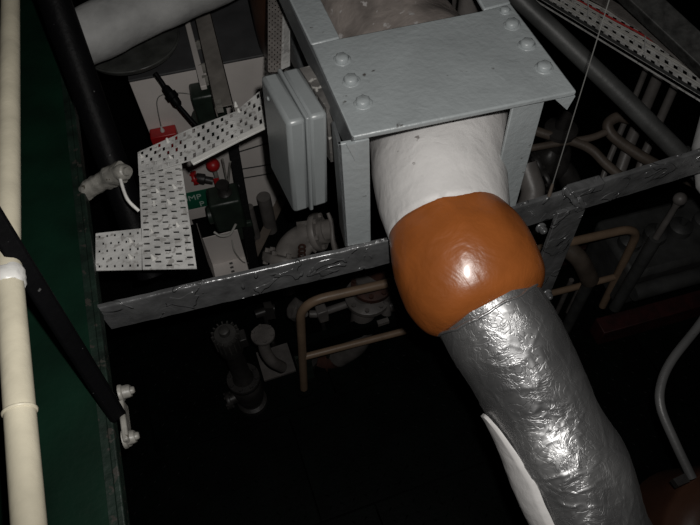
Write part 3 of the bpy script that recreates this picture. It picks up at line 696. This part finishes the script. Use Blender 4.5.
# ================================================================ ELBOW VALVE UNDER THE JUNCTION BOX
K = 1.33
ev = thing('elbow_valve', 'grey cast pipe elbow with flanges and a lever, under the junction box', 'valve', D(285, 268, 2.3*K))
ep = smooth_path([D(284, 268, 2.33*K), D(288, 250, 2.32*K), D(298, 239, 2.30*K), D(312, 234, 2.28*K), D(326, 231, 2.26*K)], 7)
part('elbow', MB().tube(ep, .043*K, 22), 'valvegrey', ev)
part('flange', MB().flange(D(318, 232, 2.27*K), ep[-1]-ep[-4], .068*K, .022*K, 6, .009*K), 'valvegrey', ev)
part('flange', MB().flange(D(286, 259, 2.32*K), ep[4]-ep[0], .085*K, .03*K, 8, .010*K), 'valvegrey', ev)
part('outlet', MB().tube([D(322, 231, 2.265*K), D(336, 228, 2.25*K)], .036*K, 18), 'valvegrey', ev)
part('lever', MB().tube(smooth_path([D(328, 213, 2.22*K), D(332, 224, 2.22*K), D(333, 240, 2.22*K), D(336, 250, 2.24*K)], 6), [.006*K, .009*K, .009*K, .013*K], 10), 'valvegrey', ev)
part('rib', MB().bar(D(297, 226, 2.26*K), D(312, 224, 2.26*K), UP, .03*K, .012*K), 'valvegrey', ev)
part('small_branch', MB().tube(smooth_path([D(304, 254, 2.28*K), D(311, 246, 2.27*K), D(318, 249, 2.27*K)], 6), .018*K, 12), 'valvegrey', ev)
spr = MB()
for v in (247, 251, 255): spr.torus(D(302, v, 2.22*K), UP, .010*K, .004*K, 12, 6)
part('spring', spr, 'rust', ev)
e_ = D(284, 268, 2.33*K)
part('support_stool', MB().cyl(Vector((e_.x, e_.y, zp)), e_, .06, 16), 'pumpdark', ev)
for (u, v, dd_, r, lab) in ((267, 212, 3.3, .034, 'pale upright pipe right of the black bar, behind the diagonal brace'), (253, 222, 3.25, .02, 'thin pale upright pipe hard against the black bar')):
    p = D(u, v, dd_)
    part('upright_pipe', MB().cyl(Vector((p.x, p.y, zp)), Vp(p, .12), r, 16), 'machgrey', label=lab, cat='pipe')
vb = D(269, 236, 2.5)
# ================================================================ GUARD RAIL BELOW
gr = thing('guard_rail', 'tan tubular guard rail on the dark bottom plates, passing behind the foil pipe', 'guard rail', H(304, 390, CAM_Z))
T1 = H(300, 303, 2.53); T2 = H(641, 226, 2.62); F1 = H(304, 389, CAM_Z); F2 = H(602, 307, CAM_Z)
part('top_rail', MB().tube(fillet([F1, T1, T2, F2], .13, 8), .0215, 16), 'tan', gr)
m1 = F1 + (T1-F1)*.42; m2_ = F2 + (T2-F2)*.42
part('mid_rail', MB().cyl(m1, m2_, .0185, 14), 'tan', gr)
for p in (F1, F2): part('base_flange', MB().cyl(p, p + UP*.012, .05, 18), 'floor', gr)

# ================================================================ BOTTOM LEVEL PUMP GEAR
pp = H(253, 402, CAM_Z)
pu = thing('bottom_pump', 'dark vertical pump with round motor cap, left of the tan guard rail', 'pump', pp)
def pl_(prof): return [(z*1.14, r*.74) for z, r in prof]
def pz(z): return pp + UP*z*1.14
part('foot', MB().lathe(pp, UP, pl_([(0,.11), (.03,.11), (.04,.085), (.06,.08)]), 24), 'pumpdark', pu)
pcs = part('casing', MB().lathe(pz(.05), UP, spl(pl_([(0,.07), (.04,.10), (.14,.105), (.18,.08), (.2,.07)]), 4), 24).cyl(pz(.14), pz(.14) + Vector((-.11,-.02,0)), .032, 14), 'pumpdark', pu)
part('casing_flange', MB().flange(pz(.27), UP, .086, .03, 8, .010), 'pumpdark', pcs)
part('casing_flange', MB().flange(pz(.14) + Vector((-.11,-.02,0)), XX, .046, .02, 6, .007), 'pumpdark', pu)
part('lantern', MB().lathe(pz(.28), UP, pl_([(0,.075), (.03,.062), (.26,.058), (.28,.07)]), 20), 'pumpdark', pu)
pmo = part('motor', MB().lathe(pz(.56), UP, pl_([(0,.075), (.02,.08), (.10,.08), (.12,.074)]), 28), 'pumpdark', pu)
cap = MB().lathe(pz(.68), UP, pl_([(0,.077), (.012,.078), (.024,.066), (.026,.034), (.05,.032), (.054,.02)]), 28)
for k in range(16):
    a = k*math.pi/8; cap.box(pz(.66) + Vector((math.cos(a), math.sin(a), 0))*.058, Vector((math.cos(a), math.sin(a), 0))*.006, Vector((-math.sin(a), math.cos(a), 0))*.003, UP*.05)
part('motor_cap', cap, 'pumpgrey', pmo)
part('terminal_box', MB().box(pz(.62) + Vector((.065,0,0)), XX*.02, YY*.03, UP*.035), 'pumpdark', pu, bevel=.005)

fp_ = thing('flanged_bend', 'grey bent pipe with a top flange on the bottom plates, beside the dark pump', 'pipe', H(277, 368, CAM_Z))
bp0 = D(263, 335, 3.02); bpts = smooth_path([bp0, D(265, 350, 3.08), D(272, 361, 3.15), D(282, 367, 3.26)], 6)
part('bend', MB().tube(bpts, .028, 18), 'machgrey', fp_)
part('top_flange', MB().flange(bp0, UP*.9 + YY*.1, .056, .018, 6, .008), 'machgrey', fp_)
part('base_plate', MB().box(H(276, 362, 3.3), XX*.09, YY*.09, UP*.008), 'machgrey', fp_)
part('pedestal', MB().box(H(276, 362, 3.3) - UP*.05, XX*.05, YY*.05, UP*.045), 'pumpdark', fp_)

hw = thing('gate_valve', 'pale round valve bonnet just left of the bend of the guard rail', 'valve', D(296, 322, 3.3))
hc = D(297, 309, 3.25)
part('bonnet', MB().ball(hc, .05, UP, 18).wobble(.02, 20), 'machgrey', hw)
part('body', MB().lathe(Vector((hc.x, hc.y, 0)), UP, [(0,.06), (.03,.06), (.032,.03), (hc.z-.06,.03), (hc.z-.04,.05)], 16), 'pumpdark', hw)
sv = thing('small_cock', 'small grey cock on a thin horizontal pipe, behind the guard rail top', 'valve', D(321, 318, 3.3))
part('pipe', MB().cyl(D(318, 314, 3.3), D(356, 301, 3.35), .02, 12), 'machgrey', sv)
part('cock_body', MB().box(D(322, 313, 3.28), XX*.03, YY*.03, UP*.045).wobble(.012, 20).cyl(D(309, 314, 3.28), D(318, 314, 3.28), .02, 10), 'machgrey', sv, bevel=.006)
part('stand', MB().cyl(Vector((D(322,313,3.28).x, D(322,313,3.28).y, 0)), D(322, 315, 3.28), .012, 10), 'pumpdark', sv)
sv2 = thing('small_cock', 'small dull cock low beneath the left part of the silver beam', 'valve', D(262, 314, 3.4))
c_ = D(264, 312, 3.4)
part('body', MB().cyl(c_ - XX*.05, c_ + XX*.06, .022, 12).box(c_ + XX*.03, XX*.02, YY*.02, UP*.06).wobble(.01, 20), 'pumpdark', sv2)
part('stand', MB().cyl(Vector((c_.x, c_.y, 0)), c_, .014, 10), 'pumpdark', sv2)

lp_ = thing('suction_pipe', 'large pale flanged suction pipe behind the guard rail, left of the orange lump', 'pipe', D(345, 350, 3.7))
sp0 = D(369, 280, 3.25); spts = smooth_path([sp0, D(365, 300, 3.35), D(362, 325, 3.48), D(356, 343, 3.6), D(338, 356, 3.72)], 7)
part('bend', MB().tube(spts, .066, 24), 'machgrey', lp_)
part('flange', MB().flange(D(368, 296, 3.32), UP, .118, .03, 8, .012), 'machgrey', lp_)
part('flange', MB().flange(D(372, 284, 3.26), UP, .105, .03, 8, .013), 'rust', lp_, label='rusty brown upper flange')
part('drain_valve', MB().cyl(D(390, 306, 3.3), D(402, 303, 3.3), .03, 12).cyl(D(386, 314, 3.32), D(388, 300, 3.28), .025, 10).wobble(.006, 20), 'machgrey', lp_)
part('pipe_run', MB().cyl(D(338, 356, 3.72), D(300, 372, 3.85), .06, 20), 'rust', lp_, label='rusty pipe length leading off to the left')
gd = thing('channel_girder', 'dark green girder lying across the pale suction pipe', 'girder', D(360, 325, 3.4))
part('girder', MB().bar(D(292, 349, 3.42), D(415, 312, 3.42), UP, .10, .05), 'floor', gd)
part('lug', MB().box(D(383, 322, 3.36), XX*.03, YY*.012, UP*.012), 'machgrey', gd)
part('foot', MB().abox(Vector((D(300,346,3.42).x-.04, D(300,346,3.42).y-.04, 0)), Vector((D(300,346,3.42).x+.04, D(300,346,3.42).y+.04, D(300,346,3.42).z-.05))), 'darkgreen', gd)

# ================================================================ RIGHT SIDE
# big dark pipe
rpz = thing('dark_pipe', 'thick dark grey pipe slanting down to the right behind the thin wire', 'pipe', D(680, 150, 2.2))
part('pipe', MB().tube([D(557, 34, 2.11).lerp(D(512, -8, 2.1), 7), D(512, -8, 2.1), D(557, 34, 2.11), D(629, 103, 2.13), D(682, 156, 2.15), D(740, 214, 2.2)], .030, 24), 'dkgrey', rpz)
part('pipe_coupling', MB().cyl(D(680, 154, 2.15), D(690, 164, 2.155), .036, 24), 'dkgrey', rpz)

# perforated cable tray with runs of cable, upper right
hT = 1.62
tA, tB, tC, tD = H(515, -17, hT), H(745, 122, hT), H(745, 84, hT), H(515, -37, hT)
_e = (tB - tA).normalized(); _e2 = (tC - tD).normalized()
tA, tD, tB, tC = tA - _e*.9, tD - _e2*.9, tB + _e*.7, tC + _e2*.7
tl = thing('cable_tray', 'long white perforated cable tray loaded with cables at the top right', 'cable tray', (tA+tB)/2)
ax = (tB - tA).normalized(); tn = UP
part('perforated_web', MB().perf(tA, tB, tC, tD, max(27, round(27*((tB-tA).length)/((tB-tA).length - 1.6))), 4, .45, .74, .004, stagger=True), 'tray', tl, smooth=20)
part('edge_flange', MB().prism([tA, tB, tB + UP*.012, tA + UP*.012], (tA-tD).normalized()*.005), 'dkgrey', tl)
la_, lb_ = H(515, -13, hT+.03), H(745, 127, hT+.03); la_, lb_ = la_ - _e*.9, lb_ + _e*.7
part('edge_lip', MB().prism([la_, lb_, lb_ - UP*.006, la_ - UP*.006], (tA-tD).normalized()*.006), 'tray', tl, label='thin pale lower lip of the tray')
for i, (t, r, m_, lab) in enumerate(((.25, .003, 'cable', 'off white cable nearest the lower lip of the top right tray'), (.49, .0035, 'cable', 'second off white cable up from the tray lip at top right'), (.54, .003, 'cable', 'third off white cable up from the tray lip at top right'), (.69, .003, 'cable', 'off white cable just below the red one in the top right tray'), (.76, .004, 'redcable', 'red cable running along the top right tray'), (.97, .003, 'cable', 'off white cable above the red one in the top right tray'))):
    pts = []
    for k in range(33):
        q = tA.lerp(tB, k/32).lerp(tD.lerp(tC, k/32), t + .03*noise.noise(Vector((k*.7, i*3, 0)))); pts.append(q + UP*(r + .003))
    part('cable_run', MB().tube(pts, r, 10), m_, label=lab, cat='cable', group='cables on the top right tray')
for k in range(9):
    p = tA.lerp(tB, .08 + .1*k); q = tD.lerp(tC, .08 + .1*k)
    part('cable_tie', MB().box((p+q)/2 + UP*.014, (q-p)*.48, ax*.003, UP*.002), 'tray', tl)
sh = thing('sheet_panel', 'plain pale sheet panel above the loaded cable tray at the top right', 'panel', H(640, 25, hT-.03))
part('panel', MB().prism([H(u, v, hT-.03) for u, v in ((560, -24), (612, 0), (630, 11), (648, 29), (699, 75), (680, 60), (640, 29), (600, 3), (572, -12))], UP*-.008), 'traygrey', sh)
dk = thing('cable_duct', 'dark cable duct running above the tray at the top right corner', 'duct', D(660, 20, 2.2))
part('duct', MB().bar(D(600, -38, 2.35).lerp(D(740, 92, 2.2), -1.2), D(600, -38, 2.35).lerp(D(740, 92, 2.2), 1.9), R_CW @ Vector((.66, .75, 0)), .085, .06).wobble(.004, 12), 'grating', dk, bevel=.004)

for (pl, r, lab) in (
    ([(645, 72), (628, 114), (610, 157)], .014, 'thin upright pipe left of two others below the loaded tray'),
    ([(657, 80), (643, 112), (629, 145)], .027, 'thick middle pipe of three below the loaded tray'),
    ([(674, 90), (659, 122), (645, 153)], .020, 'right hand upright pipe of three below the loaded tray')):
    pts = [D(u, v, 3.0) for u, v in pl]
    b_ = H(pl[-1][0], pl[-1][1], 2.6); t_ = D(pl[0][0], pl[0][1], 3.0)
    part('upright_pipe', MB().tube([D(pl[0][0]+8, pl[0][1]-20, 3.0), pts[1], pts[2], D(pl[2][0]-14, pl[2][1]+40, 3.05)], r, 14), 'machgrey', label=lab, cat='pipe', group='upright pipes at the right')
rb_ = thing('return_bend', 'beige pipe with a tight return bend behind the thick dark pipe', 'pipe', D(650, 170, 2.9))
part('bend', MB().tube(smooth_path([D(630, 119, 2.9), D(618, 117, 2.9), D(608, 124, 2.9), D(612, 135, 2.9), D(630, 149, 2.9), D(655, 164, 2.9), D(700, 185, 2.95)], 7), .024, 16), 'beige', rb_)
part('bracket', MB().box(D(650, 172, 2.95), XX*.03, YY*.03, UP*.05), 'dkgrey', rb_)
for (pl, r, lab) in (([(528, 128), (545, 134), (575, 142), (592, 150), (606, 164), (625, 180)], .020, 'beige pipe curving down to the beam, right of the frame leg'),
                     ([(520, 150), (560, 143), (590, 138), (606, 132)], .015, 'thinner beige pipe crossing under the curved one'),
                     ([(525, 165), (530, 180), (533, 192), (528, 208), (515, 225)], .040, 'fat pale pipe hugging the right leg of the frame')):
    pth = smooth_path([D(u, v, 2.75 if r < .04 else 2.2) for u, v in pl], 6)
    if r >= .04: pth.append(H(468, 285, CAM_Z))
    part('bent_pipe', MB().tube(pth, r, 16), 'beige' if r < .04 else 'machgrey', label=lab, cat='pipe')
rg = thing('low_bend', 'dim beige pipe bend between the hanger post and the guard rail', 'pipe', D(585, 272, 3.3))
part('bend', MB().tube(smooth_path([D(548, 238, 3.2), D(566, 248, 3.2), D(580, 260, 3.22), D(590, 280, 3.35)], 6), .045, 16), 'beige', rg)
part('stand', MB().cyl(Vector((D(590,280,3.35).x, D(590,280,3.35).y, 0)), D(590, 280, 3.35), .03, 12), 'dkgrey', rg)
for u, side in ((557, 'left'), (568, 'right')):
    part('upright_pipe', MB().cyl(H(u, 312, CAM_Z), H(u, 312, CAM_Z) + UP*.35, .014, 12), 'machgrey', label='thin short upright pipe under the guard rail, %s of the pair beside the foil pipe' % side, cat='pipe', group='short upright pipes beside the foil pipe')
vc = D(552, 158, 2.9)
vl = thing('valve_chest', 'dim pale valve chest behind the wire, under the crossing beige pipes', 'valve', D(552, 185, 2.9))
part('body', MB().ball(vc, .09, UP, 18).wobble(.03, 9), 'pumpdark', vl)
part('bonnet', MB().lathe(vc + UP*.05, UP, [(0,.05), (.10,.05), (.11,.07), (.13,.07), (.14,.03), (.2,.03)], 18), 'pumpdark', vl)
part('outlet', MB().tube(smooth_path([vc, D(565, 172, 2.9), D(572, 185, 2.95)], 5), .045, 14), 'pumpdark', vl)
part('stand', MB().cyl(Vector((vc.x, vc.y, 0)), vc, .05, 14), 'pumpdark', vl)
for i, (u, v) in enumerate(((536, 165), (545, 180))):
    part('flange', MB().flange(D(u, v, 2.86), XX + UP*.3, .06, .02, 6, .008), 'pumpdark', vl)

# white lagged thing at the right edge
we = thing('lagged_stub', 'pale lagged pipe stub cut by the right edge of the picture, over the silver beam', 'pipe', D(712, 170, 1.75))
part('lagging', MB().tube([D(760, -60, 2.1), D(726, 80, 2.0), D(708, 150, 1.98), D(712, 182, 1.95), D(738, 215, 1.92), D(800, 262, 1.9), D(900, 300, 1.9)], .047, 20).wobble(.004, 20), 'laggrey', we)
part('end_ring', MB().torus(D(709, 155, 1.975), D(712,182,1.95)-D(708,150,1.98), .05, .004, 20, 6), 'laggrey', we)

# dark machine on red base
mp = H(665, 300, 3.25)
en_ = thing('engine_block', 'very dark machine with lever on a dull red base, at the right beyond the rail', 'engine', Vector((mp.x, mp.y, 0)))
ub = (H(720, 285, 3.25) - H(612, 315, 3.25)).normalized(); vb2 = UP.cross(ub)
bc = (H(610, 322, 3.25) + H(720, 292, 3.25)) / 2
part('base_rail', MB().box(Vector((bc.x, bc.y, .07)), ub*.40, vb2*.05, UP*.07), 'redlead', en_, bevel=.005)
part('base_rail', MB().box(Vector((bc.x, bc.y, .07)) + vb2*.55, ub*.40, vb2*.05, UP*.07), 'redlead', en_, bevel=.005)
part('block', MB().box(Vector((bc.x, bc.y, .30)) + vb2*.28 + ub*.05, ub*.32, vb2*.2, UP*.16), 'dkgrey', en_, bevel=.03)
for k in range(4):
    part('cylinder_cover', MB().lathe(Vector((bc.x, bc.y, .455)) + vb2*.28 + ub*(-.18 + .15*k), UP, [(0,.062), (.05,.062), (.06,.05), (.07,.02), (.10,.018)], 18), 'dkgrey', en_)
part('manifold', MB().tube([Vector((bc.x, bc.y, .40)) + vb2*.02 - ub*.28, Vector((bc.x, bc.y, .40)) + vb2*.02 + ub*.36], .045, 16), 'dkgrey', en_)
la = D(656, 238, 3.0); lb = D(680, 199, 2.85)
part('lever', MB().tube([la, la + (lb-la)*.8, lb], [.016, .014, .022], 12).ball(lb, .03, UP, 12), 'machgrey', en_)
part('lever_post', MB().cyl(Vector((la.x, la.y, .3)), la, .03, 12), 'dkgrey', en_)

# grey bent rail bottom right
br_ = thing('bent_rail', 'bent grey painted tube at the lower right edge of the picture', 'rail', D(690, 470, 1.9))
part('tube', MB().tube(smooth_path([D(790, 190, 2.06), D(722, 290, 2.02), D(700, 324, 2.0), D(672, 360, 1.97), D(661, 385, 1.95), D(661, 408, 1.93), D(674, 440, 1.91), D(692, 478, 1.89)], 8), .0135, 16), 'rail', br_)
part('foot_bracket', MB().box(D(680, 481, 1.88), XX*.02, YY*.012, UP*.012).wobble(.004, 40), 'pumpdark', br_)
bt = thing('brown_casing', 'dark brown rounded casing in the bottom right corner', 'casing', D(725, 560, 2.0))
part('shell', MB().lathe(D(742, 560, 1.98), R_CW @ Vector((.25, .2, .95)), spl([(-.25, .24), (-.05, .275), (0, .27), (.05, .235), (.08, .15), (.09, .01)], 4), 40), 'brown', bt, smooth=60)
part('rim', MB().torus(D(742, 560, 1.99), R_CW @ Vector((.25, .2, .95)), .273, .008, 40, 8), 'brown', bt)

# top middle: pale pipe and slatted guard behind the plate
tp = D(468, 12, 1.95)
part('upright_pipe', MB().cyl(Vp(tp, -.25), Vp(tp, .2), .032, 18), 'machgrey', label='pale upright pipe just behind the rear edge of the bolted top plate', cat='pipe')
sg_ = thing('slatted_guard', 'slatted beige guard behind the lagged pipe at the top centre', 'guard', D(425, 10, 2.4))
for k in range(6):
    u = 372 + 17*k
    part('slat', MB().bar(D(u, 30, 2.4), D(u - 1, -20, 2.55), XX, .032, .008), 'machgrey', sg_)
part('crossbar', MB().bar(D(365, 8, 2.48), D(470, -8, 2.48), UP, .03, .012), 'dkgrey', sg_)
